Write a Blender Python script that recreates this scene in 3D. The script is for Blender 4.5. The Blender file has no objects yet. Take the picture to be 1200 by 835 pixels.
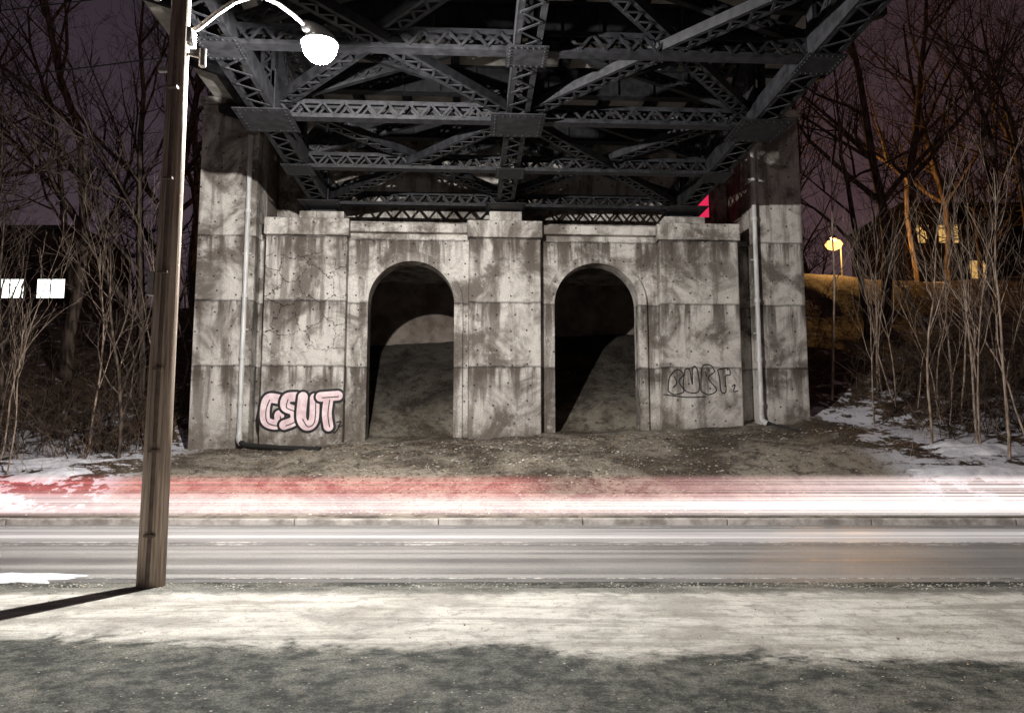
import bpy, math, random
import numpy as np
from mathutils import Vector, Matrix, noise as mnoise
random.seed(7); np.random.seed(7)
S=bpy.context.scene
S.view_settings.view_transform='Standard'; S.view_settings.look='None'; S.view_settings.exposure=0; S.view_settings.gamma=1
COL=S.collection
def V(*a): return Vector(a)
# ------------------------------------------------------------ node helper
class NT:
    def __init__(s,name):
        s.m=bpy.data.materials.new(name); s.m.use_nodes=True; s.t=s.m.node_tree; s.n=s.t.nodes; s.l=s.t.links
        s.b=s.n['Principled BSDF']; s.out=s.n['Material Output']
        s.tc=s.n.new('ShaderNodeTexCoord'); s.co=s.tc.outputs['Object']
        sp=s.n.new('ShaderNodeSeparateXYZ'); s.l.new(s.co,sp.inputs[0]); s.x,s.y,s.z=sp.outputs
    def _set(s,i,v):
        if isinstance(v,bpy.types.NodeSocket): s.l.new(v,i)
        elif v is not None:
            if isinstance(v,(tuple,list)) and len(v)==3 and i.type=='RGBA': v=tuple(v)+(1,)
            i.default_value=v
    def math(s,op,a,b=None,c=None,clamp=False):
        n=s.n.new('ShaderNodeMath'); n.operation=op; n.use_clamp=clamp
        s._set(n.inputs[0],a); s._set(n.inputs[1],b); s._set(n.inputs[2],c); return n.outputs[0]
    def noise(s,scale,detail=5,rough=.6,vec=None,dist=0,dim='3D'):
        n=s.n.new('ShaderNodeTexNoise'); n.noise_dimensions=dim
        s.l.new(vec if vec is not None else s.co,n.inputs['Vector'])
        n.inputs['Scale'].default_value=scale; n.inputs['Detail'].default_value=detail; n.inputs['Roughness'].default_value=rough; n.inputs['Distortion'].default_value=dist
        return n.outputs['Fac']
    def vor(s,scale,vec=None,rand=1,feat='F1',dim='3D',out='Distance'):
        n=s.n.new('ShaderNodeTexVoronoi'); n.voronoi_dimensions=dim; n.feature=feat
        s.l.new(vec if vec is not None else s.co,n.inputs['Vector']); n.inputs['Scale'].default_value=scale; n.inputs['Randomness'].default_value=rand
        return n.outputs[out]
    def comb(s,x,y,z):
        n=s.n.new('ShaderNodeCombineXYZ'); s._set(n.inputs[0],x); s._set(n.inputs[1],y); s._set(n.inputs[2],z); return n.outputs[0]
    def scl(s,v):
        n=s.n.new('ShaderNodeMapping'); s.l.new(s.co,n.inputs[0]); n.inputs['Scale'].default_value=v; return n.outputs[0]
    def step(s,v,a,b,lo=0.,hi=1.,smooth=True):
        n=s.n.new('ShaderNodeMapRange'); n.interpolation_type='SMOOTHSTEP' if smooth else 'LINEAR'
        s._set(n.inputs[0],v); n.inputs[1].default_value=a; n.inputs[2].default_value=b; n.inputs[3].default_value=lo; n.inputs[4].default_value=hi; return n.outputs[0]
    def mix(s,f,a,b,mode='MIX'):
        n=s.n.new('ShaderNodeMix'); n.data_type='RGBA'; n.blend_type=mode
        s._set(n.inputs[0],f); s._set(n.inputs[6],a); s._set(n.inputs[7],b); return n.outputs[2]
    def gray(s,v):
        return s.comb(v,v,v)
    def bump(s,h,strength=.5,dist=.02):
        n=s.n.new('ShaderNodeBump'); n.inputs['Strength'].default_value=strength; n.inputs['Distance'].default_value=dist
        s.l.new(h,n.inputs['Height']); s.l.new(n.outputs[0],s.b.inputs['Normal'])
    def fin(s,col,rough=.8,metal=0.,spec=.5):
        s._set(s.b.inputs['Base Color'],col); s._set(s.b.inputs['Roughness'],rough); s.b.inputs['Metallic'].default_value=metal; s.b.inputs['Specular IOR Level'].default_value=spec; return s.m
def simple(name,c1,c2,scale=6,rough=.7,metal=0,bump=.2,bd=.01,vs=(1,1,1),det=3,spec=.5):
    k=NT(name); v=k.scl(vs); n=k.noise(scale,det,.65,v)
    if bump: k.bump(n,bump,bd)
    return k.fin(k.mix(k.step(n,.3,.7),c1,c2),rough,metal,spec)
def flat(name,c,rough=.9,spec=.1):
    k=NT(name); return k.fin(c,rough,0,spec)
def emit(name,c,st):
    k=NT(name); k.b.inputs['Base Color'].default_value=(.1,.1,.1,1)
    k.b.inputs['Emission Color'].default_value=tuple(c)+(1,); k.b.inputs['Emission Strength'].default_value=st; k.m.cycles.emission_sampling='NONE'; return k.m
def glowglass(name,c,st):
    k=NT(name); em=k.n.new('ShaderNodeEmission'); k._set(em.inputs[0],c); em.inputs[1].default_value=st
    tr=k.n.new('ShaderNodeBsdfTransparent'); ad=k.n.new('ShaderNodeAddShader'); k.l.new(em.outputs[0],ad.inputs[0]); k.l.new(tr.outputs[0],ad.inputs[1]); k.l.new(ad.outputs[0],k.out.inputs[0])
    k.m.cycles.emission_sampling='NONE'; return k.m
# ------------------------------------------------------------ materials
def concrete(name,lo=(.135,.118,.103),hi=(.53,.505,.47),joints=(4.1,6.14,8.2),dots=True,cracks=False,grime=1.):
    k=NT(name)
    big=k.noise(.6,4,.70,dist=.6); st=k.noise(1.,4,.62,k.scl((2.4,2.4,.26))); mid=k.noise(3.0,5,.72); fine=k.noise(30,1,.7)
    col=k.mix(k.step(big,.38,.59),lo,hi)
    col=k.mix(k.step(st,.49,.64,0,.70*grime),col,(.11,.092,.077))
    col=k.mix(k.step(mid,.53,.70,0,.5*grime),col,(.13,.11,.093))
    col=k.mix(k.step(mid,.30,.46,.5,0),col,(.66,.64,.61))
    j=None; drip=None
    for z0 in joints:
        zz=k.math('ADD',k.z,k.math('MULTIPLY',k.math('SUBTRACT',mid,.5),.16))
        d=k.math('ABSOLUTE',k.math('SUBTRACT',zz,z0))
        m=k.step(d,.012,.055,1,0)
        u=k.step(k.math('SUBTRACT',k.z,z0),-1.4,-.02,0,1); u=k.math('MULTIPLY',u,k.math('LESS_THAN',k.z,z0))
        j=m if j is None else k.math('MAXIMUM',j,m)
        drip=u if drip is None else k.math('MAXIMUM',drip,u)
    if j is not None:
        drip=k.math('MULTIPLY',drip,k.step(st,.41,.56,0,.88)); col=k.mix(drip,col,(.07,.056,.046))
        j=k.math('MULTIPLY',j,k.step(big,.35,.5,.95,.55)); col=k.mix(j,col,(.03,.025,.022))
    if dots:
        v=k.comb(k.math('ADD',k.x,k.y),k.z,0.)
        d=k.step(k.vor(1.75,v,.4,dim='2D'),.04,.07,1,0); d=k.math('MULTIPLY',d,.88); col=k.mix(d,col,(.025,.02,.018))
        pit=k.step(k.vor(4.2,v,1,dim='2D'),.03,.06,1,0); pit=k.math('MULTIPLY',pit,k.step(st,.44,.56,0,.8)); col=k.mix(pit,col,(.05,.042,.037))
    if cracks:
        vv=k.comb(k.math('ADD',k.x,k.math('MULTIPLY',mid,.75)),k.math('ADD',k.z,k.math('MULTIPLY',big,1.1)),0.)
        c=k.step(k.vor(1.35,vv,1,'DISTANCE_TO_EDGE','2D'),.003,.030,1,0)
        zone=k.math('MULTIPLY',k.step(k.z,4.2,4.9),k.step(k.z,7.4,8.0,1,0)); zone=k.math('MULTIPLY',zone,k.step(st,.30,.40))
        c=k.math('MULTIPLY',c,zone); col=k.mix(c,col,(.018,.014,.012))
    low=k.math('MULTIPLY',k.step(k.z,1.6,3.0,1,0),k.step(mid,.3,.6,.1,.8)); col=k.mix(low,col,(.12,.10,.078))
    col=k.mix(1.,col,k.gray(k.step(fine,.25,.75,.70,1.22,False)),'MULTIPLY')
    k.bump(k.noise(5,2,.7),.7,.03)
    return k.fin(col,.9,0,.3)
M_conc=concrete('weathered_concrete'); M_crack=concrete('cracked_concrete',cracks=True)
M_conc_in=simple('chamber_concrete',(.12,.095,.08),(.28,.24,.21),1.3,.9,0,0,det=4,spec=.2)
M_deck=simple('deck_concrete',(.30,.28,.255),(.55,.53,.50),1.5,.9,0,0,spec=.2)
M_steel=simple('dark_painted_steel',(.005,.0055,.007),(.016,.016,.019),5,.6,0,0,det=1,spec=.28)
M_galv=simple('galvanised',(.35,.35,.35),(.5,.5,.5),20,.5,.2,0)
M_pvc=simple('grey_pipe',(.36,.36,.36),(.62,.62,.61),7,.5,0,0,.002,(1,1,.2))
M_black=flat('black_plastic',(.02,.02,.02),.6,.3)
M_wood=simple('weathered_wood',(.24,.175,.13),(.62,.52,.43),5,.8,0,.7,.012,(6,6,.2))
M_bark=simple('bark',(.04,.03,.025),(.14,.105,.085),5,.9,0,0,.02,(2,2,.4),0,.1)
M_bark_far=flat('bark_dark',(.03,.022,.02))
M_sap=simple('pale_bark',(.14,.10,.075),(.42,.33,.26),6,.8,0,0,.006,(2,2,.5),1,.2)
M_brush=simple('brush_bark',(.025,.018,.014),(.14,.10,.075),3,.9,0,0,det=0,spec=.1)
M_snow=simple('snow',(.60,.60,.66),(.86,.86,.9),4,.6,0,.6,.04)
M_stone=simple('pebble',(.12,.10,.085),(.55,.51,.45),1.3,.8,0,0,det=1)
M_leafA=simple('dead_leaf',(.13,.075,.035),(.48,.34,.19),2.1,.8,0,0,det=1)
M_pink=simple('pink_paint',(.62,.45,.48),(.86,.72,.74),3,.6,0,0)
M_ink=flat('black_paint',(.012,.012,.014),.55,.3)
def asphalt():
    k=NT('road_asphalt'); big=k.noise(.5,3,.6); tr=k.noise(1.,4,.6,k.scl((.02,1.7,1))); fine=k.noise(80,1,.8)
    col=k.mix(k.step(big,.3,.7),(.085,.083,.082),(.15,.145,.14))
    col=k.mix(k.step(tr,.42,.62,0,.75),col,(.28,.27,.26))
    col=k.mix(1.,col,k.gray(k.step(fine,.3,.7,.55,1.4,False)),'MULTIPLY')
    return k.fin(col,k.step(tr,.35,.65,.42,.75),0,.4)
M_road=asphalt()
def paint():
    k=NT('worn_white_paint'); n=k.noise(11,4,.75); w=k.noise(.9,2,.6)
    m=k.step(k.math('ADD',n,k.math('MULTIPLY',w,.8)),.86,1.06)
    return k.fin(k.mix(m,(.11,.108,.105),(.62,.61,.58)),.6)
M_paint=paint()
def dirtcol(k,big,mid,fine):
    c=k.mix(k.step(mid,.38,.64),(.018,.021,.019),(.105,.107,.092))
    c=k.mix(k.step(big,.48,.62,0,.6),c,(.18,.176,.152))
    return k.mix(1.,c,k.gray(k.step(fine,.3,.7,.3,1.8,False)),'MULTIPLY')
def walk():
    k=NT('sandy_pavement'); big=k.noise(.9,4,.70,dist=.5); mid=k.noise(4.5,5,.75); fine=k.noise(75,1,.8); st=k.noise(1,4,.7,k.scl((.45,3.2,1)))
    col=k.mix(k.step(big,.34,.6),(.33,.315,.285),(.58,.565,.52))
    col=k.mix(k.step(st,.46,.64,0,.75),col,(.26,.245,.215))
    col=k.mix(k.step(mid,.50,.64,0,.6),col,(.20,.185,.162))
    col=k.mix(1.,col,k.gray(k.step(fine,.3,.7,.76,1.15,False)),'MULTIPLY')
    dirt=dirtcol(k,big,mid,fine)
    e=k.math('ADD',k.y,k.math('MULTIPLY',k.x,.115)); e=k.math('ADD',e,k.math('MULTIPLY',k.math('SUBTRACT',big,.5),1.5)); e=k.math('ADD',e,k.math('MULTIPLY',k.math('SUBTRACT',mid,.5),.9))
    f=k.step(e,6.42,6.85); col=k.mix(f,dirt,col)
    e2=k.math('ADD',k.y,k.math('MULTIPLY',k.math('SUBTRACT',mid,.5),.7)); f2=k.math('MULTIPLY',k.step(e2,8.85,9.2),.85); col=k.mix(f2,col,dirt)
    k.bump(k.math('ADD',k.noise(5,2,.75),k.math('MULTIPLY',fine,.4)),.8,.03)
    return k.fin(col,.85,0,.3)
M_walk=walk()
def groundmat():
    k=NT('soil_gravel_snow'); big=k.noise(.38,4,.70,dist=.5); mid=k.noise(2.4,5,.75); fine=k.noise(34,2,.85)
    soil=k.mix(k.step(big,.38,.60),(.06,.047,.035),(.27,.24,.195)); soil=k.mix(k.step(mid,.48,.64,0,.85),soil,(.038,.031,.024))
    soil=k.mix(k.step(fine,.56,.68,0,.75),soil,(.46,.42,.35)); soil=k.mix(k.step(fine,.30,.44,.7,0),soil,(.03,.024,.018))
    ax=k.math('ABSOLUTE',k.x)
    chamber_shade=k.step(k.y,24.0,28.5,1.,.27); soil=k.mix(1.,soil,k.gray(chamber_shade),'MULTIPLY')  # shade inside the arches put into the soil colour, deepening inward
    lit=k.mix(k.step(mid,.38,.62),(.025,.017,.012),(.15,.095,.06))
    soil=k.mix(k.math('MULTIPLY',k.step(ax,9.,11.),.9),soil,lit)
    sn=k.math('ADD',k.math('MULTIPLY',big,.5),k.math('MULTIPLY',mid,.5))
    zone=k.math('MULTIPLY',k.step(ax,9.0,10.2),k.step(k.y,17.0,18.2)); near=k.step(k.y,22.5,31.,1,.0)
    thr=k.math('SUBTRACT',sn,k.math('SUBTRACT',.585,k.math('MULTIPLY',near,.105)))
    m=k.math('MULTIPLY',k.step(thr,0.,.03),zone)
    g=k.mix(m,soil,(.66,.66,.72))
    g=k.mix(k.math('LESS_THAN',k.y,16.6),g,dirtcol(k,big,mid,fine))
    k.bump(k.math('ADD',k.noise(3,2,.75),k.math('MULTIPLY',fine,.5)),.9,.05)
    return k.fin(g,.88,0,.25)
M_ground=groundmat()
# ------------------------------------------------------------ mesh helper
class MB:
    def __init__(s): s.v=[]; s.f=[]; s.mi=[]; s.m=0
    def add(s,vs,fs):
        o=len(s.v); s.v+= [tuple(p) for p in vs]; s.f+=[tuple(i+o for i in f) for f in fs]; s.mi+=[s.m]*len(fs)
    def box(s,x0,x1,y0,y1,z0,z1):
        s.add([(x0,y0,z0),(x1,y0,z0),(x1,y1,z0),(x0,y1,z0),(x0,y0,z1),(x1,y0,z1),(x1,y1,z1),(x0,y1,z1)],
              [(0,3,2,1),(4,5,6,7),(0,1,5,4),(1,2,6,5),(2,3,7,6),(3,0,4,7)])
    def beam(s,p0,p1,w,h,up=(0,0,1)):
        p0=Vector(p0);p1=Vector(p1); d=(p1-p0).normalized(); a=d.cross(Vector(up))
        if a.length<1e-4: a=d.cross(Vector((1,0,0)))
        a.normalize(); u=a.cross(d); vs=[]
        for p in (p0,p1):
            for q,r in ((-1,-1),(1,-1),(1,1),(-1,1)): vs.append(p+a*(q*w/2)+u*(r*h/2))
        s.add(vs,[(0,1,2,3),(7,6,5,4),(0,4,5,1),(1,5,6,2),(2,6,7,3),(3,7,4,0)])
    def tube(s,pts,rad,k=8,flat=None,cap=True):
        pts=[Vector(p) for p in pts]; n=len(pts)
        if not hasattr(rad,'__len__'): rad=[rad]*n
        vs=[];pa=None
        for i,p in enumerate(pts):
            d=(pts[min(i+1,n-1)]-pts[max(i-1,0)]).normalized()
            if pa is None:
                pa=d.cross(Vector((0,1,0)) if abs(d.y)<.9 else Vector((1,0,0))).normalized()
            a=(pa-d*pa.dot(d)); a=a.normalized() if a.length>1e-5 else pa; pa=a; b=d.cross(a)
            for j in range(k):
                t=2*math.pi*j/k; o=a*math.cos(t)*rad[i]+b*math.sin(t)*rad[i]
                if flat is not None: o.y*=flat
                vs.append(p+o)
        fs=[(i*k+j,i*k+(j+1)%k,(i+1)*k+(j+1)%k,(i+1)*k+j) for i in range(n-1) for j in range(k)]
        if cap: fs+= [tuple(range(k))[::-1],tuple((n-1)*k+j for j in range(k))]
        s.add(vs,fs)
    def obj(s,name,mats,parent=None,bevel=0,smooth=False,loc=None):
        me=bpy.data.meshes.new(name); me.from_pydata(s.v,[],s.f)
        if not isinstance(mats,(list,tuple)): mats=[mats]
        for m in mats: me.materials.append(m)
        if len(mats)>1: me.polygons.foreach_set('material_index',s.mi)
        if smooth: me.polygons.foreach_set('use_smooth',[True]*len(me.polygons))
        me.update()
        o=bpy.data.objects.new(name,me); COL.objects.link(o)
        if parent: o.parent=parent
        if loc: o.location=loc
        if bevel:
            b=o.modifiers.new('bevel','BEVEL'); b.width=bevel; b.segments=2; b.limit_method='ANGLE'
        return o
def empty(name,loc=(0,0,0),rz=0):
    e=bpy.data.objects.new(name,None); e.location=loc; e.rotation_euler=(0,0,rz); COL.objects.link(e); return e
# ------------------------------------------------------------ terrain
def ip(v,pts):
    if v<=pts[0][0]: return pts[0][1]
    for (a,b),(c,d) in zip(pts,pts[1:]):
        if v<=c: return b+(d-b)*(v-a)/(c-a)
    return pts[-1][1]
def H(x,y,ns=True):
    if y<16.6: return 0.
    base=[(16.68,.12),(17.5,.22),(19,.92),(21,1.45),(24,1.95)]
    if abs(x)<9.0: pr=base+[(24.8,2.05),(31.6,6.0),(32.6,6.2),(33,12.0),(400,12.3)]
    elif x<0: pr=base+[(32,5.2),(44,9.8),(70,10.6),(150,11),(400,11)]
    else: pr=base+[(32,5.9),(44,10.8),(70,11.8),(150,12),(400,12)]
    z=ip(y,pr)
    z+=.038*max(-12,min(12,x))*max(0,min(1,(y-17)/7))
    if ns and y>16.9:
        k=.45+.55*max(0,min(1,(abs(x)-8)/3))
        a=min(1,(y-16.9)/3); z+=a*(k*.16*mnoise.noise(Vector((x*.5,y*.5,0)))+k*.07*mnoise.noise(Vector((x*1.7,y*1.7,3)))+(.04*mnoise.noise(Vector((x*5,y*5,7))) if abs(x)<25 else 0))
        if abs(x)>9.6 and y>22: z+=.5*mnoise.noise(Vector((x*.13,y*.13,5)))*min(1,(y-22)/6)
    return z
def rng(a,b,st): 
    n=max(1,round((b-a)/st)); return [a+(b-a)*i/n for i in range(n)]
xs=rng(-400,-80,40)+rng(-80,-26,2)+rng(-26,-10,.3)+rng(-10,10,.16)+rng(10,26,.3)+rng(26,80,2)+rng(80,400,40)+[400]
ys=rng(-60,0,10)+rng(0,16.5,1.1)+[16.52,16.68]+rng(16.9,26,.16)+rng(26,36,.5)+rng(36,70,2)+rng(70,400,30)+[400]
g=MB(); nx=len(xs)
g.v=[(x,y,H(x,y)) for y in ys for x in xs]
g.f=[(j*nx+i,j*nx+i+1,(j+1)*nx+i+1,(j+1)*nx+i) for j in range(len(ys)-1) for i in range(nx-1)]
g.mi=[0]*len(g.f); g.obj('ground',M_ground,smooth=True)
def strip(name,mat,x0,x1,fy0,fy1,z,n):
    b=MB(); vs=[];fs=[]
    for i in range(n+1):
        x=x0+(x1-x0)*i/n; vs+=[(x,fy0(x),z),(x,fy1(x),z)]
        if i: fs.append((2*i-2,2*i,2*i+1,2*i-1))
    b.add(vs,fs); return b.obj(name,mat)
nz=lambda x,s,a,o=0: a*mnoise.noise(Vector((x*s,o,1.3)))+a*.4*mnoise.noise(Vector((x*s*4,o,5)))
RN=9.75
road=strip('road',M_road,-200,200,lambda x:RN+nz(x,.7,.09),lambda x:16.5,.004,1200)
ln=MB()
for a,b in ((9.98,10.04),(13.25,13.35),(13.55,13.65),(16.05,16.12)):
    ln.add([(-200,a,.008),(200,a,.008),(200,b,.008),(-200,b,.008)],[(0,1,2,3)])
ln.obj('road_markings',M_paint)
kb=MB(); x=-90.
while x<90:
    L=3.05; dz=random.uniform(-.008,.008); kb.box(x+.008,x+L-.008,16.5+random.uniform(-.01,.01),16.69,-.1,.135+dz); x+=L
kb.obj('kerb',simple('kerb_concrete',(.20,.19,.17),(.5,.48,.45),3,.85,0,.5,.01),bevel=.02)
strip('sidewalk',M_walk,-120,120,lambda x:-3.,lambda x:9.42+nz(x,.9,.12,9)+nz(x,4,.05,2),.006,1600)
# ------------------------------------------------------------ abutment
RZ=math.radians(3); AO=(-.23,24,0)
ab=empty('concrete_bridge_abutment',AO,RZ)
def part(name,boxes,mat=M_conc,bev=.035):
    b=MB()
    for q in boxes: b.box(*q)
    return b.obj(name,mat,ab,bevel=bev)
part('wing_wall_left',[(-9.65,-7.85,0,1.1,-1,12.5)])
part('wing_wall_right',[(8.12,9.75,0,1.1,-1,12.5)])
part('wing_coping_left',[(-9.75,-8.9,-.06,1.2,12.503,12.75)])
part('wing_coping_right',[(8.9,9.85,-.06,1.2,12.503,12.75)])
part('recess_wall',[(-7.848,-7.1,.55,1.2,-1,8.4),(7.1,8.118,.55,1.2,-1,8.4)])
part('pilaster_left',[(-7.5,-4.98,-.1,.9,-1,8.22)],M_crack)
part('pilaster_centre',[(-1.14,1.14,-.1,.9,-1,8.22)])
part('pilaster_right',[(4.98,7.55,-.1,.9,-1,8.22)])
part('pilaster_caps',[(-7.56,-4.92,-.18,1.0,8.223,8.78),(-1.2,1.2,-.18,1.0,8.223,8.78),(4.92,7.61,-.18,1.0,8.223,8.78)])
part('bearing_pedestals',[(-6.5,-5.1,-.1,1.3,8.783,9.02),(-.5,.55,-.1,1.2,8.783,9.1),(5.15,6.5,-.1,1.3,8.783,9.02)])
part('seat_slab',[(-7.84,8.11,1.003,8.6,8.42,8.78)])
part('back_wall',[(-7.84,8.11,2.4,3.0,8.783,12.4)])
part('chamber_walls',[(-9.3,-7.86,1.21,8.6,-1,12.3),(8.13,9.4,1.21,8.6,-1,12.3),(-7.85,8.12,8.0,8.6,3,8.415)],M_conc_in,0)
def arch_wall(name,x0,x1,cx,r,zs,ztop,y0,y1,mat=M_conc):
    b=MB(); n=28
    pts=[(cx-r*math.cos(math.pi*i/n),zs+r*math.sin(math.pi*i/n)) for i in range(n+1)]
    for yy,fl in ((y0,0),(y1,1)):
        def q(a):
            b.add([(p[0],yy,p[1]) for p in a],[(3,2,1,0) if fl else (0,1,2,3)])
        q([(x0,-1),(cx-r,-1),(cx-r,ztop),(x0,ztop)]); q([(cx+r,-1),(x1,-1),(x1,ztop),(cx+r,ztop)])
        for i in range(n):
            a,c=pts[i],pts[i+1]; q([a,c,(c[0],ztop),(a[0],ztop)])
    prof=[(cx-r,-1)]+pts+[(cx+r,-1)]
    for a,c in zip(prof,prof[1:]): b.add([(a[0],y0,a[1]),(a[0],y1,a[1]),(c[0],y1,c[1]),(c[0],y0,c[1])],[(0,1,2,3)])
    b.add([(x0,y0,ztop),(x1,y0,ztop),(x1,y1,ztop),(x0,y1,ztop)],[(0,1,2,3)])
    return b.obj(name,mat,ab)
R=1.36; CX=2.96
arch_wall('arch_wall_left',-4.97,-1.15,-CX,R,6.14,8.4,.25,.85)
arch_wall('arch_wall_right',1.15,4.97,CX,R,6.14,8.4,.25,.85)
def archivolt(name,cx):
    b=MB(); n=28; ro=R+.27; y0,y1=.15,.247
    I=[(cx-R,-1)]+[(cx-R*math.cos(math.pi*i/n),6.14+R*math.sin(math.pi*i/n)) for i in range(n+1)]+[(cx+R,-1)]
    O=[(cx-ro,-1)]+[(cx-ro*math.cos(math.pi*i/n),6.14+ro*math.sin(math.pi*i/n)) for i in range(n+1)]+[(cx+ro,-1)]
    for i in range(len(I)-1):
        a,c,d,e=I[i],I[i+1],O[i+1],O[i]
        b.add([(a[0],y0,a[1]),(c[0],y0,c[1]),(d[0],y0,d[1]),(e[0],y0,e[1])],[(0,1,2,3)])
        b.add([(a[0],y0,a[1]),(a[0],y1,a[1]),(c[0],y1,c[1]),(c[0],y0,c[1])],[(0,1,2,3)])
        b.add([(e[0],y0,e[1]),(e[0],y1,e[1]),(d[0],y1,d[1]),(d[0],y0,d[1])],[(3,2,1,0)])
    b.obj(name,M_conc,ab)
archivolt('archivolt_left',-CX); archivolt('archivolt_right',CX)
part('wall_coping',[(-4.915,-1.205,.0,1.0,8.403,8.70),(1.205,4.915,.0,1.0,8.403,8.70)])
# drain pipes
for nm,px,zb,tail in (('drain_pipe',-8.08,1.75,[(-7.8,-.35,1.66),(-6.6,-.9,1.58),(-5.4,-1.3,1.55)]),('drain_pipe',8.12,2.35,[(8.35,-.3,2.28),(8.7,-.9,2.10),(9.0,-1.7,1.9)])):
    e=empty(nm,AO,RZ); b=MB()
    b.tube([(px,-.12,11.4),(px,-.12,zb+.25)],.075,12)
    for zz in (11.3,8.9,6.2,4.3,2.9): b.tube([(px,-.12,zz),(px,-.12,zz+.12)],.098,12)
    b.tube([(px,-.12,zb+.25),(px,-.13,zb+.12),(px+(.04),-.2,zb+.03),(px+.12,-.28,zb-.02)],.095,12); b.obj('downpipe',M_pvc,e,smooth=False)
    b=MB(); 
    for zz in (10.3,7.6,5.2,3.5): b.box(px-.13,px+.13,-.05,-.002,zz,zz+.05)
    b.obj('brackets',M_galv,e)
    b=MB(); b.tube([(px+.1,-.27,zb)]+tail,.085,10); b.obj('outlet_hose',M_black,e)
# ------------------------------------------------------------ steel truss
br=empty('steel_truss_bridge',AO,RZ)
def laced(b,p0,p1,w,h,up=(0,0,1),both=True,fl=.09):
    p0=Vector(p0);p1=Vector(p1); d=(p1-p0); L=d.length; d.normalize(); a=d.cross(Vector(up)).normalized(); u=a.cross(d)
    for sgn in (-1,1):
        o=a*(sgn*w/2); b.beam(p0+o,p1+o,.025,h,up)
        for q in (-1,1):
            oo=a*(sgn*(w/2-fl/2-.014))+u*(q*(h/2-.013)); b.beam(p0+oo,p1+oo,fl,.022,up)
    n=max(2,int(L/(w*.62))); 
    for q in ((-1,1) if both else (-1,)):
        for i in range(n):
            s=1 if i%2 else -1
            A=p0+d*(L*i/n)+a*(s*(w/2-.05))+u*(q*(h/2+.012)); B=p0+d*(L*(i+1)/n)-a*(s*(w/2-.05))+u*(q*(h/2+.012))
            b.beam(A,B,.055,.014,u)
def gusset(b,x,y,z,sx,sy,sz):
    b.box(x-sx/2,x+sx/2,y-sy/2,y+sy/2,z-sz/2,z+sz/2)
ZB=9.42; ZT=12.0; W=5.8; P=3.25
ny=[ -.12-P*i for i in range(8)]; NL=len(ny)
ch=MB()
for sx in (-W,W):
    laced(ch,(sx,.9,ZB),(sx,ny[-1],ZB),.55,.45)
    laced(ch,(sx,.9,ZT),(sx,ny[-1],ZT),.45,.35)
ch.obj('main_chords',M_steel,br)
cc=MB(); laced(cc,(0,.9,ZB),(0,ny[-1],ZB),.5,.36); cc.obj('centre_strut',M_steel,br)
cs=MB()
for y in ny: 
    laced(cs,(-W+.29,y,ZB),(-.27,y,ZB),.40,.26,(0,-1,0),fl=.07); laced(cs,(.27,y,ZB),(W-.29,y,ZB),.40,.26,(0,-1,0),fl=.07)
cs.obj('cross_struts',M_steel,br)
dg=MB()
for k in range(0,NL-2,2):
    for s in (-1,1):
        c0=(k//2)%2
        a=(0 if c0 else s*W); c=(s*W if c0 else 0)
        laced(dg,(a*.95,ny[k],ZB-.02),(c*.95,ny[k+2],ZB-.02),.34,.2,fl=.06)
        laced(dg,(c*.95,ny[k],ZB+.2),(a*.95,ny[k+2],ZB+.2),.34,.2,fl=.06)
dg.obj('lateral_bracing',M_steel,br)
sd=MB()
for i,y in enumerate(ny):
    for s in (-1,1):
        laced(sd,(s*W,y,ZB+.23),(s*W,y,ZT-.18),.3,.3,(0,-1,0),fl=.06)
        if i<NL-1:
            y2=ny[i+1]
            if i%2: laced(sd,(s*W,y-.1,ZB+.25),(s*W,y2+.1,ZT-.2),.26,.22,(1,0,0),fl=.05)
            else: laced(sd,(s*W,y-.1,ZT-.2),(s*W,y2+.1,ZB+.25),.26,.22,(1,0,0),fl=.05)
        sd.beam((s*(W+.2),y,11.3),(s*9.0,y,12.25),.16,.22)
        sd.beam((s*(W+.2),y,12.28),(s*9.1,y,12.28),.2,.2)
sd.obj('side_trusses',M_steel,br)
sw=MB()
for i,y in enumerate(ny):
    for s in (-1,1):
        laced(sw,(s*(W-.3),y+.03,ZB+.3),(s*.3,y+.03,11.4),.24,.14,(0,-1,0),fl=.05)
        if i%2==0: laced(sw,(s*.3,y-.2,ZB+.3),(s*(W-.3),y-.2,11.4),.24,.14,(0,-1,0),fl=.05)
    laced(sw,(0,y,ZB+.2),(0,y,11.5),.22,.2,(0,-1,0),fl=.05)
sw.obj('sway_frames',M_steel,br)
fb=MB()
for y in ny:
    fb.box(-W+.25,W-.25,y-.015,y+.015,11.45,12.2); fb.box(-W+.25,W-.25,y-.15,y+.15,11.42,11.449); fb.box(-W+.25,W-.25,y-.15,y+.15,12.2,12.225)
    for i in range(-5,6): fb.box(i-.05,i+.05,y-.12,y+.12,11.452,12.19)
for x in (-8.3,-7,-4.6,-3.1,-1.55,0,1.55,3.1,4.6,7,8.3):
    fb.box(x-.012,x+.012,ny[-1],2.3,12.253,12.678); fb.box(x-.11,x+.11,ny[-1],2.3,12.228,12.25); fb.box(x-.11,x+.11,ny[-1],2.3,12.68,12.70)
fb.obj('floor_beams_and_stringers',M_steel,br)
gp=MB()
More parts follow.
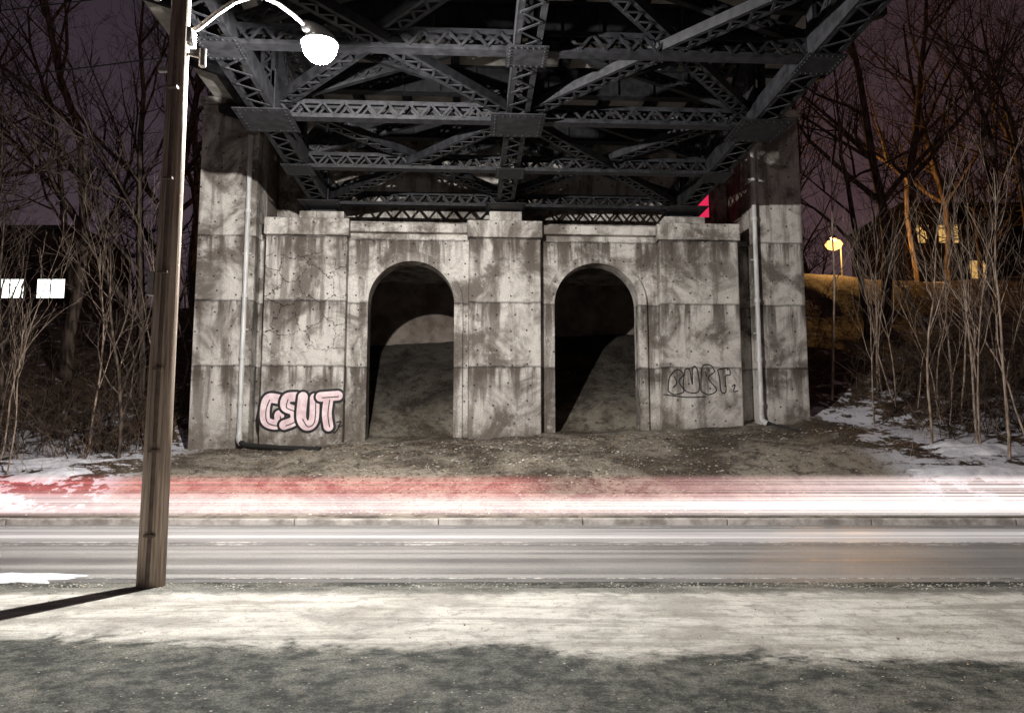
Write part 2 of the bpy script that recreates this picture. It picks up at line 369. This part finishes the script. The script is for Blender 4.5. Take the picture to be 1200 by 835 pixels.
for i,y in enumerate(ny):
    for x in (-W,0,W):
        s=1.25 if i%2==0 else .8
        gusset(gp,x,y,ZB-.262,s,s*1.05,.02)
        for a in range(-3,4):
            for c in (-1,1):
                gp.tube([(x+a*s*.14,y+c*s*.44,ZB-.272),(x+a*s*.14,y+c*s*.44,ZB-.292)],.02,6); gp.tube([(x+c*s*.42,y+a*s*.14,ZB-.272),(x+c*s*.42,y+a*s*.14,ZB-.292)],.02,6)
        if x and i%2==0:
            sx=1 if x>0 else -1
            gp.box(x-sx*.30-.012,x-sx*.30+.012,y-.6,y+.6,ZB-.25,ZB+.7)
gp.obj('gusset_plates',M_steel,br)
bg=MB()
for x in (-W,0.02,W):
    bg.box(x-.4,x+.4,.2,.95,9.105 if abs(x)<1 else 9.023,9.19)
bg.obj('bearings',M_steel,br)
DY=ny[-1]-.5
dk=MB(); dk.box(-9.3,9.3,DY,2.35,12.702,13.0); dk.obj('deck_slab',M_deck,br,bevel=.03)
pp=MB(); pp.box(-9.4,-9.1,DY,9,13.003,14.1); pp.box(9.1,9.4,DY,9,13.003,14.1); pp.box(-9.3,9.3,2.36,40,12.76,13.0); pp.obj('parapets_and_approach',M_deck,br)
# ------------------------------------------------------------ graffiti
def cat(P,n=10):
    P=[Vector((p[0],0,p[1])) for p in P]; out=[]
    for i in range(len(P)-1):
        a=P[max(i-1,0)];b=P[i];c=P[i+1];d=P[min(i+2,len(P)-1)]
        for j in range(n):
            t=j/n; out.append(.5*((2*b)+(c-a)*t+(2*a-5*b+4*c-d)*t*t+(3*b-a-3*c+d)*t**3))
    out.append(P[-1]); return out
def stroke(b,P,r,y,flat=.05,rounde=True):
    pts=cat(P); n=len(pts); d0=(pts[0]-pts[1]).normalized(); d1=(pts[-1]-pts[-2]).normalized()
    pre=[];post=[];rp=[];rq=[]
    if rounde:
        for t in (.98,.85,.6,.3): pre.append(pts[0]+d0*r*t); rp.append(r*math.sqrt(1-t*t))
        for t in (.3,.6,.85,.98): post.append(pts[-1]+d1*r*t); rq.append(r*math.sqrt(1-t*t))
    q=[Vector((p.x,y,p.z)) for p in pre+pts+post]
    b.tube(q,rp+[r]*n+rq,12,flat)
letters=[ [[(.50,.98),(.16,1.0),(.06,.66),(.12,.30),(.46,.22),(.50,.50)]],
          [[(1.0,1.06),(.72,1.02),(.68,.76),(.94,.62),(.96,.34),(.66,.20)]],
          [[(1.2,1.06),(1.17,.42),(1.34,.18),(1.54,.34),(1.56,1.02)]],
          [[(1.98,1.0),(1.94,.55),(2.0,.16)],[(1.74,1.06),(2.26,1.10)]] ]
gr=MB(); gx,gz=-7.40,2.08
for i,lt in enumerate(letters):
    Y=-.104-.007*i
    for s in lt: gr.m=1; stroke(gr,[(gx+p[0],gz+p[1]) for p in s],.225,Y,.02)
    for s in lt: gr.m=0; stroke(gr,[(gx+p[0],gz+p[1]) for p in s],.160,Y-.0022,.02)
    for s in lt: gr.m=1; stroke(gr,[(gx+.035+p[0],gz-.03+p[1]) for p in s[(1 if len(s)>3 else 0):]],.016,Y-.006,.15,False)
gr.m=1
for s in ([(2.40,1.1),(2.50,1.2),(2.52,1.02),(2.42,1.0),(2.5,.95)],[(2.05,.0),(2.2,.10),(2.25,-.04),(2.38,.12)],[(2.30,.28),(2.45,.3),(2.36,.14),(2.5,.2)]):
    stroke(gr,[(gx+p[0]*.97,gz+p[1]) for p in s],.022,-.106,.3,False)
gr.obj('graffiti',[M_pink,M_ink]).matrix_world=Matrix.Translation(AO)@Matrix.Rotation(RZ,4,'Z')
g2=MB(); gx,gz=5.15,3.25
outl=[ [(.0,.1),(.05,.5),(.3,.75),(.5,.6),(.35,.4),(.5,.1),(.2,.0),(.0,.1)], [(.55,.75),(.5,.2),(.75,.05),(1.0,.15),(.95,.75),(.8,.8),(.78,.3),(.7,.75),(.55,.75)],
       [(1.05,.1),(1.1,.8),(1.35,.9),(1.5,.7),(1.3,.5),(1.55,.15),(1.3,.0),(1.05,.1)], [(1.6,.75),(1.95,.8),(2.0,.6),(1.85,.55),(1.85,.1),(1.7,.1),(1.65,.55),(1.6,.75)],[(.2,.55),(.28,.35),(.15,.2)],[(1.2,.7),(1.25,.55)],[(-.15,.0),(.6,-.08),(1.2,-.06)],[(2.05,.25),(2.15,.3),(2.1,.1),(2.25,.12)]]
for s in outl: stroke(g2,[(gx+p[0],gz+p[1]*1.05) for p in s],.018,-.104,.3,False)
g2.obj('graffiti',M_ink).matrix_world=Matrix.Translation(AO)@Matrix.Rotation(RZ,4,'Z')
e=empty('red_lit_sign',AO,RZ)
g3=MB(); g3.box(7.0,7.40,2.30,2.36,9.75,10.6); g3.obj('panel',emit('red_sign_light',(1.,.03,.12),.75),e)
g3=MB(); g3.box(6.95,7.45,2.361,2.398,9.70,10.65); g3.obj('case',M_black,e)
# ------------------------------------------------------------ street lamp
PX,PY=-4.35,9.5; LX,LY,LZ=-3.17,12.0,8.27
sl=empty('street_lamp',(0,0,0))
b=MB(); b.tube([(PX,PY,-.2),(PX,PY,2),(PX+.01,PY,5),(PX,PY,9.6)],[.165,.155,.135,.105],20); b.obj('pole',M_wood,sl,smooth=True)
b=MB(); b.tube([(PX+.03,PY-.165,.0),(PX+.03,PY-.15,3.0),(PX+.02,PY-.115,7.0)],.026,8)
for z in (.6,1.6,2.6,3.8,5,6.2): b.box(PX-.03,PX+.09,PY-.2,PY-.12,z,z+.03)
b.obj('conduit',simple('conduit_brown',(.12,.09,.075),(.2,.16,.13),5,.7,0,0),sl)
b=MB(); b.box(PX-.22,PX-.14,PY-.05,PY+.05,3.55,3.85); b.box(PX-.24,PX-.1,PY-.03,PY+.03,6.5,6.56); b.tube([(PX+.1,PY,6.75),(PX+.3,PY+.05,6.72)],.02,8); b.tube([(PX+.3,PY+.05,6.60),(PX+.3,PY+.05,6.84)],.045,10); b.tube([(PX-.1,PY,7.6),(PX-.32,PY,7.65)],.02,8); b.tube([(PX-.32,PY,7.5),(PX-.32,PY,7.75)],.05,10); b.obj('fittings',M_galv,sl)
b=MB(); 
def lerp(t): return (PX+(LX-PX)*t,PY+(LY-PY)*t)
ap=[];zs=[7.0,7.25,7.62,7.95,8.2,8.36,8.42,8.42,8.38]
for i,z in enumerate(zs):
    t=(i/8)**1.0*.86; x,y=lerp(t); ap.append((x,y,z))
b.tube(ap,.035,10); 
ap2=[(PX,PY,7.75),(lerp(.25)[0],lerp(.25)[1],8.0),(lerp(.45)[0],lerp(.45)[1],8.25)]
b.tube(ap2,.02,8); b.box(PX-.05,PX+.16,PY-.05,PY+.16,6.9,7.1); b.obj('arm',M_galv,sl,smooth=True)
dv=Vector((LX-PX,LY-PY,0)).normalized()
b=MB(); c=Vector((LX,LY,LZ+.12))
pts=[c-dv*.42+V(0,0,.03),c-dv*.36,c-dv*.2,c,c+dv*.2,c+dv*.34,c+dv*.38]
b.tube(pts,[.04,.09,.13,.15,.14,.09,.02],14)
n=24; prof=[(.02,.08),(.16,.06),(.27,.02),(.30,-.03)]
vs=[(LX+r*math.cos(2*math.pi*j/n),LY+r*math.sin(2*math.pi*j/n),LZ+h) for r,h in prof for j in range(n)]
b.add(vs,[(i*n+j,i*n+(j+1)%n,(i+1)*n+(j+1)%n,(i+1)*n+j) for i in range(3) for j in range(n)]+[tuple(range(n))])
hd=b.obj('lamp_head',M_galv,sl,smooth=True)
b=MB(); vs=[];n=24;m=8
for i in range(m+1):
    a=math.pi/2*i/m
    for j in range(n): vs.append((LX+.288*math.cos(a)*math.cos(2*math.pi*j/n),LY+.288*math.cos(a)*math.sin(2*math.pi*j/n),LZ-.028-.32*math.sin(a)))
b.add(vs,[(i*n+j,i*n+(j+1)%n,(i+1)*n+(j+1)%n,(i+1)*n+j) for i in range(m) for j in range(n)]); b.obj('glass_bowl',glowglass('lit_lamp_glass',(1,.98,.95),90),sl,smooth=True)
ld=bpy.data.lights.new('lamp_light','POINT'); ld.energy=7800; ld.color=(1,.96,.91); ld.shadow_soft_size=.06
lo=bpy.data.objects.new('lamp_light',ld); lo.location=(LX,LY,LZ-.16); COL.objects.link(lo); lo.parent=sl
# wires
b=MB()
for (z0,z1,yy) in ((6.72,6.2,9.5),(7.65,7.5,9.5),(9.3,9.4,9.45),(8.7,9.1,9.55)):
    pts=[]
    for i in range(25):
        t=i/24; pts.append((PX-40*t,yy+3*t,z0+(z1-z0)*t-3.2*t*(1-t)))
    b.tube(pts,.009,5,cap=False)
b.obj('overhead_wires',M_black)
# ------------------------------------------------------------ light trails
def trail(name,y,z0,z1,kind,par):
    k=NT(name+'_glow'); t=k.t
    v=k.comb(k.math('MULTIPLY',k.x,.012),0.,k.math('MULTIPLY',k.z,15.)); n1=k.noise(1.3,3,.65,v)
    e=k.math('MULTIPLY',k.step(k.z,z0,z0+.14),k.step(k.z,z1-.2,z1,1,0))
    if kind=='main':
        zt=k.math('ADD',k.z,k.math('MULTIPLY',k.x,.006))
        lowb=k.step(zt,.54,.76,1,0)
        right=k.step(k.x,-1.,9.)
        redb=k.math('SUBTRACT',1.,lowb)
        redon=k.step(k.x,-.2,1.2,1.,.12)
        st=k.math('ADD',k.math('MULTIPLY',lowb,k.math('MULTIPLY',k.step(n1,.3,.62,.45,1.4),k.math('ADD',.75,k.math('MULTIPLY',right,.6)))),
                  k.math('MULTIPLY',redb,k.math('ADD',k.math('MULTIPLY',redon,k.step(n1,.36,.62,.22,.75)),k.math('MULTIPLY',right,k.step(n1,.35,.6,.25,1.2)))))
        warm=k.mix(right,(1.,.76,.76),(1.,.93,.9)); redc=k.mix(right,(.80,.17,.18),(1.,.82,.8)); col=k.mix(lowb,redc,warm)
    else:
        st=k.step(n1,.34,.66,.05,.6); col=(1,.94,.93)
    st=k.math('MULTIPLY',st,e)
    em=k.n.new('ShaderNodeEmission'); k._set(em.inputs[0],col); k._set(em.inputs[1],st)
    tr=k.n.new('ShaderNodeBsdfTransparent'); ad=k.n.new('ShaderNodeAddShader'); k.l.new(em.outputs[0],ad.inputs[0]); k.l.new(tr.outputs[0],ad.inputs[1]); k.l.new(ad.outputs[0],k.out.inputs[0])
    k.m.cycles.emission_sampling='NONE'
    b=MB(); b.add([(-70,y,z0),(70,y,z0),(70,y,z1),(-70,y,z1)],[(0,1,2,3)]); b.obj(name,k.m,par)
tl=empty('car_light_trails')
trail('far_lane_streaks',15.6,.25,1.12,'main',tl)
trail('near_lane_streaks',12.9,.04,.42,'low',tl)
# ------------------------------------------------------------ trees
def segs_to_mesh(name,segs,mat,k=4):
    A=np.array([s[0] for s in segs]);B=np.array([s[1] for s in segs]);r0=np.array([s[2] for s in segs]);r1=np.array([s[3] for s in segs])
    d=B-A; d/=np.linalg.norm(d,axis=1,keepdims=True)+1e-9
    ref=np.where(np.abs(d[:,2:3])<.9,np.array([[0,0,1.]]),np.array([[1.,0,0]])); a=np.cross(d,ref); a/=np.linalg.norm(a,axis=1,keepdims=True)+1e-9; c=np.cross(d,a)
    n=len(segs); vs=np.zeros((n,2*k,3))
    for j in range(k):
        t=2*math.pi*j/k; o=a*math.cos(t)+c*math.sin(t); vs[:,j]=A+o*r0[:,None]; vs[:,k+j]=B+o*r1[:,None]
    base=(np.arange(n)*2*k)[:,None]; F=np.stack([np.stack([base[:,0]+j,base[:,0]+(j+1)%k,base[:,0]+k+(j+1)%k,base[:,0]+k+j],1) for j in range(k)],1).reshape(-1,4)
    me=bpy.data.meshes.new(name); vv=vs.reshape(-1,3)
    me.vertices.add(len(vv)); me.vertices.foreach_set('co',vv.ravel()); me.loops.add(F.size); me.loops.foreach_set('vertex_index',F.ravel().astype(np.int32))
    me.polygons.add(len(F)); me.polygons.foreach_set('loop_start',np.arange(0,F.size,4,dtype=np.int32)); me.polygons.foreach_set('loop_total',np.full(len(F),4,dtype=np.int32))
    me.polygons.foreach_set('use_smooth',np.ones(len(F),dtype=bool)); me.materials.append(mat); me.update(calc_edges=True); me.validate(); return me
def treesegs(seed,Ht,r,levels=4,kids=(11,7,6,4),lean=.0,spread=.9,start=.25,upb=.22,wobk=1.,minr=.004):
    rd=random.Random(seed); out=[]
    def grow(p,d,L,r,lv):
        n=(9,6,4,3,2)[lv]; pts=[(p,r)]; 
        wob=(.10,.16,.22,.28,.3)[lv]*wobk
        for i in range(n):
            d=(d+Vector((rd.gauss(0,wob),rd.gauss(0,wob),rd.gauss(0,wob*.6)+(.06 if lv else .03)))).normalized()
            q=p+d*(L/n); t=(i+1)/n; rr=r*(1-.85*t)**.8 if lv==0 else r*(1-.8*t)
            rr=max(rr,minr); out.append((tuple(p),tuple(q),pts[-1][1],rr)); p=q; pts.append((p,rr,d.copy()))
        if lv>=levels: return
        K=kids[lv]
        for i in range(K):
            t=(start if lv==0 else .15)+(1-(start if lv==0 else .15))*((i+rd.random())/K); idx=min(n,max(1,int(t*n+.5))); bp,br_,bd=pts[idx]
            ax=bd.cross(Vector((rd.gauss(0,1),rd.gauss(0,1),rd.gauss(0,1)))).normalized(); ang=rd.uniform(spread*.5,spread+.2)
            nd=Matrix.Rotation(ang,3,ax)@bd; nd.z=nd.z*.8+upb; nd.normalize()
            grow(bp,nd,L*rd.uniform(.38,.62)*(1.05-.45*t),max(minr+.001,br_*rd.uniform(.45,.7)),lv+1)
    grow(Vector((0,0,-.3)),Vector((lean,0,1)).normalized(),Ht,r,0); return out
big=[treesegs(10+i,h,r_,4,(11,7,5,2),minr=.005) for i,(h,r_) in enumerate(((15,.22),(17,.27),(13,.17),(16,.2),(18,.3)))]
bigm=[segs_to_mesh('bare_tree_mesh',s,M_bark,3) for s in big]
fars=[treesegs(70+i,h,r_,3,(12,7,4),minr=.016) for i,(h,r_) in enumerate(((15,.22),(17,.27),(14,.2)))]
med=[treesegs(40+i,h,r_,3,(10,5,3),spread=.75,lean=l) for i,(h,r_,l) in enumerate(((8,.085,.1),(9.5,.10,-.08),(7,.06,.2)))]
medb=[segs_to_mesh('young_tree_mesh',s,M_bark,4) for s in med]
sap=[treesegs(90+i,h,r_,2,(7,3),spread=.42,lean=l,start=.35,upb=.35,wobk=.7) for i,(h,r_,l) in enumerate(((6.5,.035,.12),(8,.045,-.1),(5.5,.028,.3),(9,.055,.03),(7,.035,-.28)))]
sapm=[segs_to_mesh('sapling_mesh',s,M_sap,5) for s in sap]
def place(me,x,y,sc,rz,name,tilt=0):
    o=bpy.data.objects.new(name,me); o.location=(x,y,H(x,y)-.05); o.scale=(sc,sc,sc); o.rotation_euler=(0,tilt,rz); COL.objects.link(o); return o
rd=random.Random(3)
Lt=[(-14,29,1.0),(-18,31,1.1),(-22,28,.95),(-25,33,1.05),(-17,38,1.1),(-23,40,1.2),(-30,38,1.1),(-27,46,1.2),(-13,36,1.0),(-20,48,1.2),(-12,44,1.1),(-29,30,.95)]
Rr=[(19.2,31,1.05),(14,30,.9),(16.5,34,1.0),(23,33,1.05),(26,36,1.1),(13,37,1.0),(30,42,1.2),(25,46,1.2),(16,47,1.2),(12.5,43,1.1),(33,34,1.1),(22,27.5,.85),(29,50,1.1),(33,53,1.1),(36,50,1.1)]
for i,(x,y,sc) in enumerate(Lt+Rr): place(bigm[i%5],x,y,sc,rd.uniform(0,6.28),'bare_tree',rd.uniform(-.06,.06))
for i,(x,y,sc) in enumerate([(-11.3,22.2,.8),(-14.5,21,.6),(-13,24.5,.9),(-16,24,1.0),(-11.5,27,1.0),(-18,25,1.0),(14.5,26,.9),(18,25,.9)]): place(medb[i%3],x,y,sc,rd.uniform(0,6.28) if i else 3.3,'young_tree',rd.uniform(-.1,.1))
for i in range(26):
    x=rd.uniform(10.8,16.8); y=rd.uniform(19.2,26.5); place(sapm[i%5],x,y,rd.uniform(.6,1.05),rd.uniform(0,6.28),'sapling',rd.uniform(-.12,.12))
for i in range(5): place(sapm[i%5],rd.uniform(-16,-11),rd.uniform(20,26),rd.uniform(.6,.9),rd.uniform(0,6.28),'sapling',rd.uniform(-.12,.12))
# distant mass
al=[]
for i in range(44):
    s=fars[i%3]; x=rd.uniform(-75,75); y=rd.uniform(52,92); a=rd.uniform(0,6.28); sc=rd.uniform(.8,1.15)
    if (30<x<45 or -49<x<-34) and 59<y<75: y=55.+rd.random()*3
    if abs(x)<9: continue
    ca,sa=math.cos(a)*sc,math.sin(a)*sc; z=H(x,y,False)-.3
    for (p,q,r0,r1) in s:
        al.append(((p[0]*ca-p[1]*sa+x,p[0]*sa+p[1]*ca+y,p[2]*sc+z),(q[0]*ca-q[1]*sa+x,q[0]*sa+q[1]*ca+y,q[2]*sc+z),r0*1.2,r1*1.2))
o=bpy.data.objects.new('distant_trees',segs_to_mesh('distant_trees',al,M_bark_far,3)); COL.objects.link(o)
# undergrowth
def brush(name,mat,regions,count,hmin,hmax):
    sg=[]
    for i in range(count):
        x0,x1,y0,y1=regions[i%len(regions)]; x=rd.uniform(x0,x1); y=rd.uniform(y0,y1)
        if y<18: continue
        z=H(x,y); p=Vector((x,y,z-.05)); d=Vector((rd.gauss(0,.5),rd.gauss(0,.4),1)).normalized(); h=rd.uniform(hmin,hmax); r=.012*h/1.5
        for s in range(5):
            q=p+d*h/5; sg.append((tuple(p),tuple(q),r,r*.8)); r*=.8
            if s>0:
                for k in range(2):
                    e=(d+Vector((rd.gauss(0,.7),rd.gauss(0,.7),rd.gauss(0,.4)))).normalized(); m=q+e*h*.16; sg.append((tuple(q),tuple(m),r*.6,r*.5)); e=(e+Vector((rd.gauss(0,.5),rd.gauss(0,.5),0))).normalized(); sg.append((tuple(m),tuple(m+e*h*.14),r*.5,.002))
            p=q; d=(d+Vector((rd.gauss(0,.22),rd.gauss(0,.22),-.08))).normalized()
    o=bpy.data.objects.new(name,segs_to_mesh(name,sg,mat,3)); COL.objects.link(o)
brush('undergrowth',M_brush,[(-28,-10.4,24,38),(10.6,30,24,38),(-20,-11,21.5,27),(12,22,21.5,27)],1700,.8,2.6)
brush('dry_weeds',M_sap,[(-16,-9.8,18.6,22.5),(10.2,18,18.6,23)],90,.4,1.1)
# leaves & stones
lf=MB()
def leaf(x,y,z,s):
    a=rd.uniform(0,6.28); t=rd.uniform(-.5,.5); c,sn=math.cos(a)*s,math.sin(a)*s; h=t*s
    lf.add([(x-c,y-sn,z+.004),(x+sn*.6,y-c*.6,z+.012+abs(h)*.5),(x+c,y+sn,z+.006+abs(h)),(x-sn*.6,y+c*.6,z+.02)],[(0,1,2,3)])
for i in range(9000):
    x=rd.gauss(0,7) if i%3 else rd.uniform(-25,25); y=rd.uniform(17,24.2)
    if i%5==0: x=rd.uniform(-4.2,4.2); y=rd.uniform(24,30)
    elif abs(x)<9.8 and y>23.3 : y-=1
    leaf(x,y,H(x,y),rd.uniform(.02,.05))
for i in range(420): leaf(rd.uniform(-8,8),rd.uniform(4.8,9.6),.008,rd.uniform(.006,.016))
lf.obj('fallen_leaves',M_leafA)
sb=MB(); ico=[(0,0,.6),(1,0,0),(0,1,0),(-1,0,0),(0,-1,0),(.6,.6,.35),(-.6,.6,.35),(-.6,-.6,.35),(.6,-.6,.35)]
fc=[(0,5,6),(0,6,7),(0,7,8),(0,8,5),(1,5,8),(1,2,5),(2,6,5),(2,3,6),(3,7,6),(3,4,7),(4,8,7),(4,1,8)]
for i in range(6000):
    if i%2: x,y,s=rd.gauss(0,6),rd.uniform(17.0,24),rd.uniform(.012,.045)
    elif i%4==0: x,y,s=rd.uniform(-9,9),RN-.25+rd.gauss(0,.16),rd.uniform(.006,.018)
    else: x,y,s=rd.uniform(-6,6),rd.uniform(4.6,7.0),rd.uniform(.004,.014)
    if abs(x)<9.8 and y>23.6: y-=1
    a=rd.uniform(0,6.28); c,sn=math.cos(a),math.sin(a); z=H(x,y); k1=rd.uniform(.6,1.2)
    sb.add([(x+(p[0]*c-p[1]*sn*k1)*s*rd.uniform(.8,1.2),y+(p[0]*sn+p[1]*c*k1)*s*rd.uniform(.8,1.2),z+p[2]*s+.002) for p in ico],fc)
sb.obj('gravel',M_stone)
# snow patches
def snowpatch(cx,cy,rx,ry,h,seed):
    b=MB(); n=48; m=8; vs=[]
    for i in range(m+1):
        t=i/m
        for j in range(n):
            a=2*math.pi*j/n; k=1+.6*mnoise.noise(Vector((math.cos(a)*1.9,math.sin(a)*1.9,seed)))+.4*mnoise.noise(Vector((math.cos(a)*6,math.sin(a)*6,seed)))
            x=cx+rx*k*t*math.cos(a); y=cy+ry*k*t*math.sin(a); vs.append((x,y,H(x,y)+h*(1-t**2)*(1+.5*mnoise.noise(Vector((x*4,y*4,seed))))-.005+(.012 if i<m else 0)))
    b.add(vs,[(i*n+j,i*n+(j+1)%n,(i+1)*n+(j+1)%n,(i+1)*n+j)[::-1] for i in range(m) for j in range(n)]); b.obj('snow_patch',M_snow,smooth=True)
snowpatch(-6.4,10.0,.9,.3,.05,1); snowpatch(-11.6,19.4,.9,.5,.08,2); snowpatch(11.5,18.9,1.9,.45,.08,4); snowpatch(12.5,20.6,1.4,.6,.1,5); snowpatch(-12.5,21.2,1.6,.6,.1,6)
# ------------------------------------------------------------ background buildings
dglass=flat('dark_glass',(.02,.02,.025),.3,.3)
def building(name,x,y,w,d,h,base,wall,lit,rows,cols,emitm):
    e=empty(name,(x,y,base)); b=MB(); b.box(-w/2,w/2,0,d,-5,h); b.obj('walls',wall,e)
    b=MB(); b.box(-w/2-.3,w/2+.3,-.3,d+.3,h+.003,h+.35); b.obj('roof',M_black,e)
    b=MB(); f=MB()
    for r in range(rows):
        for c in range(cols):
            cx=-w/2+w*(c+.5)/cols; z0=1.+r*3.
            b.m=0 if (r,c) in lit else 1
            b.box(cx-w/cols*.33,cx+w/cols*.33,-.03,-.004,z0,z0+1.5)
            f.box(cx-.04,cx+.04,-.07,-.032,z0,z0+1.5); f.box(cx-w/cols*.35,cx+w/cols*.35,-.08,-.004,z0-.12,z0-.01)
    b.obj('windows',[emitm,dglass],e); f.obj('frames',M_black,e)
brick=simple('dark_brick',(.022,.015,.012),(.05,.034,.028),3,.9,0,0,spec=.1)
building('apartment_building',38.5,62,12,10,10,11.2,brick,{(2,0),(2,1),(1,2)},3,5,emit('warm_window',(1.,.58,.18),.7))
building('low_building',-41.5,60,13,9,6.5,12.2,brick,{(0,0),(0,1),(0,2),(0,3)},1,4,emit('cool_window',(.95,1.,.92),3.))
# distant street lamp with orange light
e=empty('distant_street_lamp',(21.9,50,H(21.9,50,False)))
b=MB(); b.tube([(0,0,-.3),(0,0,3.4)],[.07,.05],10); b.tube([(0,0,3.35),(-.3,-.3,3.6),(-.7,-.7,3.6)],.035,8); b.tube([(-.45,-.45,3.6),(-.8,-.8,3.63),(-1.15,-1.15,3.6)],[.08,.2,.05],10); b.obj('post',M_black,e)
b=MB(); b.tube([(-.8,-.8,3.5),(-.8,-.8,3.42),(-.8,-.8,3.2),(-.8,-.8,2.95),(-.8,-.8,2.8)],[.15,.42,.56,.42,.08],16); b.obj('globe',glowglass('sodium_glass',(1.,.47,.12),1.6),e,smooth=True)
l2=bpy.data.lights.new('sodium_light','POINT'); l2.energy=4200; l2.color=(1,.50,.14); l2.shadow_soft_size=.25
o=bpy.data.objects.new('sodium_light',l2); o.location=(-.8,-.8,3.15); COL.objects.link(o); o.parent=e
# ------------------------------------------------------------ world
w=bpy.data.worlds.new('World'); S.world=w; w.use_nodes=True; t=w.node_tree; n=t.nodes; l=t.links
for q in list(n): n.remove(q)
out=n.new('ShaderNodeOutputWorld'); b1=n.new('ShaderNodeBackground'); b2=n.new('ShaderNodeBackground'); ad=n.new('ShaderNodeAddShader')
sky=n.new('ShaderNodeTexSky'); sky.sky_type='NISHITA'; sky.sun_disc=False; sky.sun_elevation=math.radians(3); sky.sun_rotation=math.radians(200)
l.new(sky.outputs[0],b1.inputs[0]); b1.inputs[1].default_value=.0015
tc=n.new('ShaderNodeTexCoord'); sp=n.new('ShaderNodeSeparateXYZ'); l.new(tc.outputs['Generated'],sp.inputs[0])
mr=n.new('ShaderNodeMapRange'); l.new(sp.outputs[2],mr.inputs[0]); mr.inputs[1].default_value=0; mr.inputs[2].default_value=.6
rp=n.new('ShaderNodeValToRGB'); l.new(mr.outputs[0],rp.inputs[0]); rp.color_ramp.elements[0].color=(.115,.077,.096,1); rp.color_ramp.elements[1].color=(.026,.019,.028,1)
mx=n.new('ShaderNodeMapRange'); l.new(sp.outputs[0],mx.inputs[0]); mx.inputs[1].default_value=-.2; mx.inputs[2].default_value=.7
m2=n.new('ShaderNodeMix'); m2.data_type='RGBA'; m2.blend_type='MULTIPLY'; l.new(mx.outputs[0],m2.inputs[0]); l.new(rp.outputs[0],m2.inputs[6]); m2.inputs[7].default_value=(1.25,.92,.75,1)
l.new(m2.outputs[2],b2.inputs[0]); b2.inputs[1].default_value=.75
l.new(b1.outputs[0],ad.inputs[0]); l.new(b2.outputs[0],ad.inputs[1]); l.new(ad.outputs[0],out.inputs[0])
sd_=bpy.data.lights.new('fill_sun','SUN'); sd_.energy=.03; sd_.angle=math.radians(10); sd_.color=(.9,.85,1)  # faint sun lamp added as soft night fill, without a real moon
so=bpy.data.objects.new('fill_sun',sd_); so.rotation_euler=(math.radians(50),0,math.radians(-20)); COL.objects.link(so)
# ------------------------------------------------------------ camera
cd=bpy.data.cameras.new('camera'); cd.lens=27; cd.sensor_width=36; cd.clip_end=1500; cd.clip_start=.05
co=bpy.data.objects.new('camera',cd); co.location=(0,0,1.7); co.rotation_euler=(math.radians(96.5),0,0); COL.objects.link(co); S.camera=co
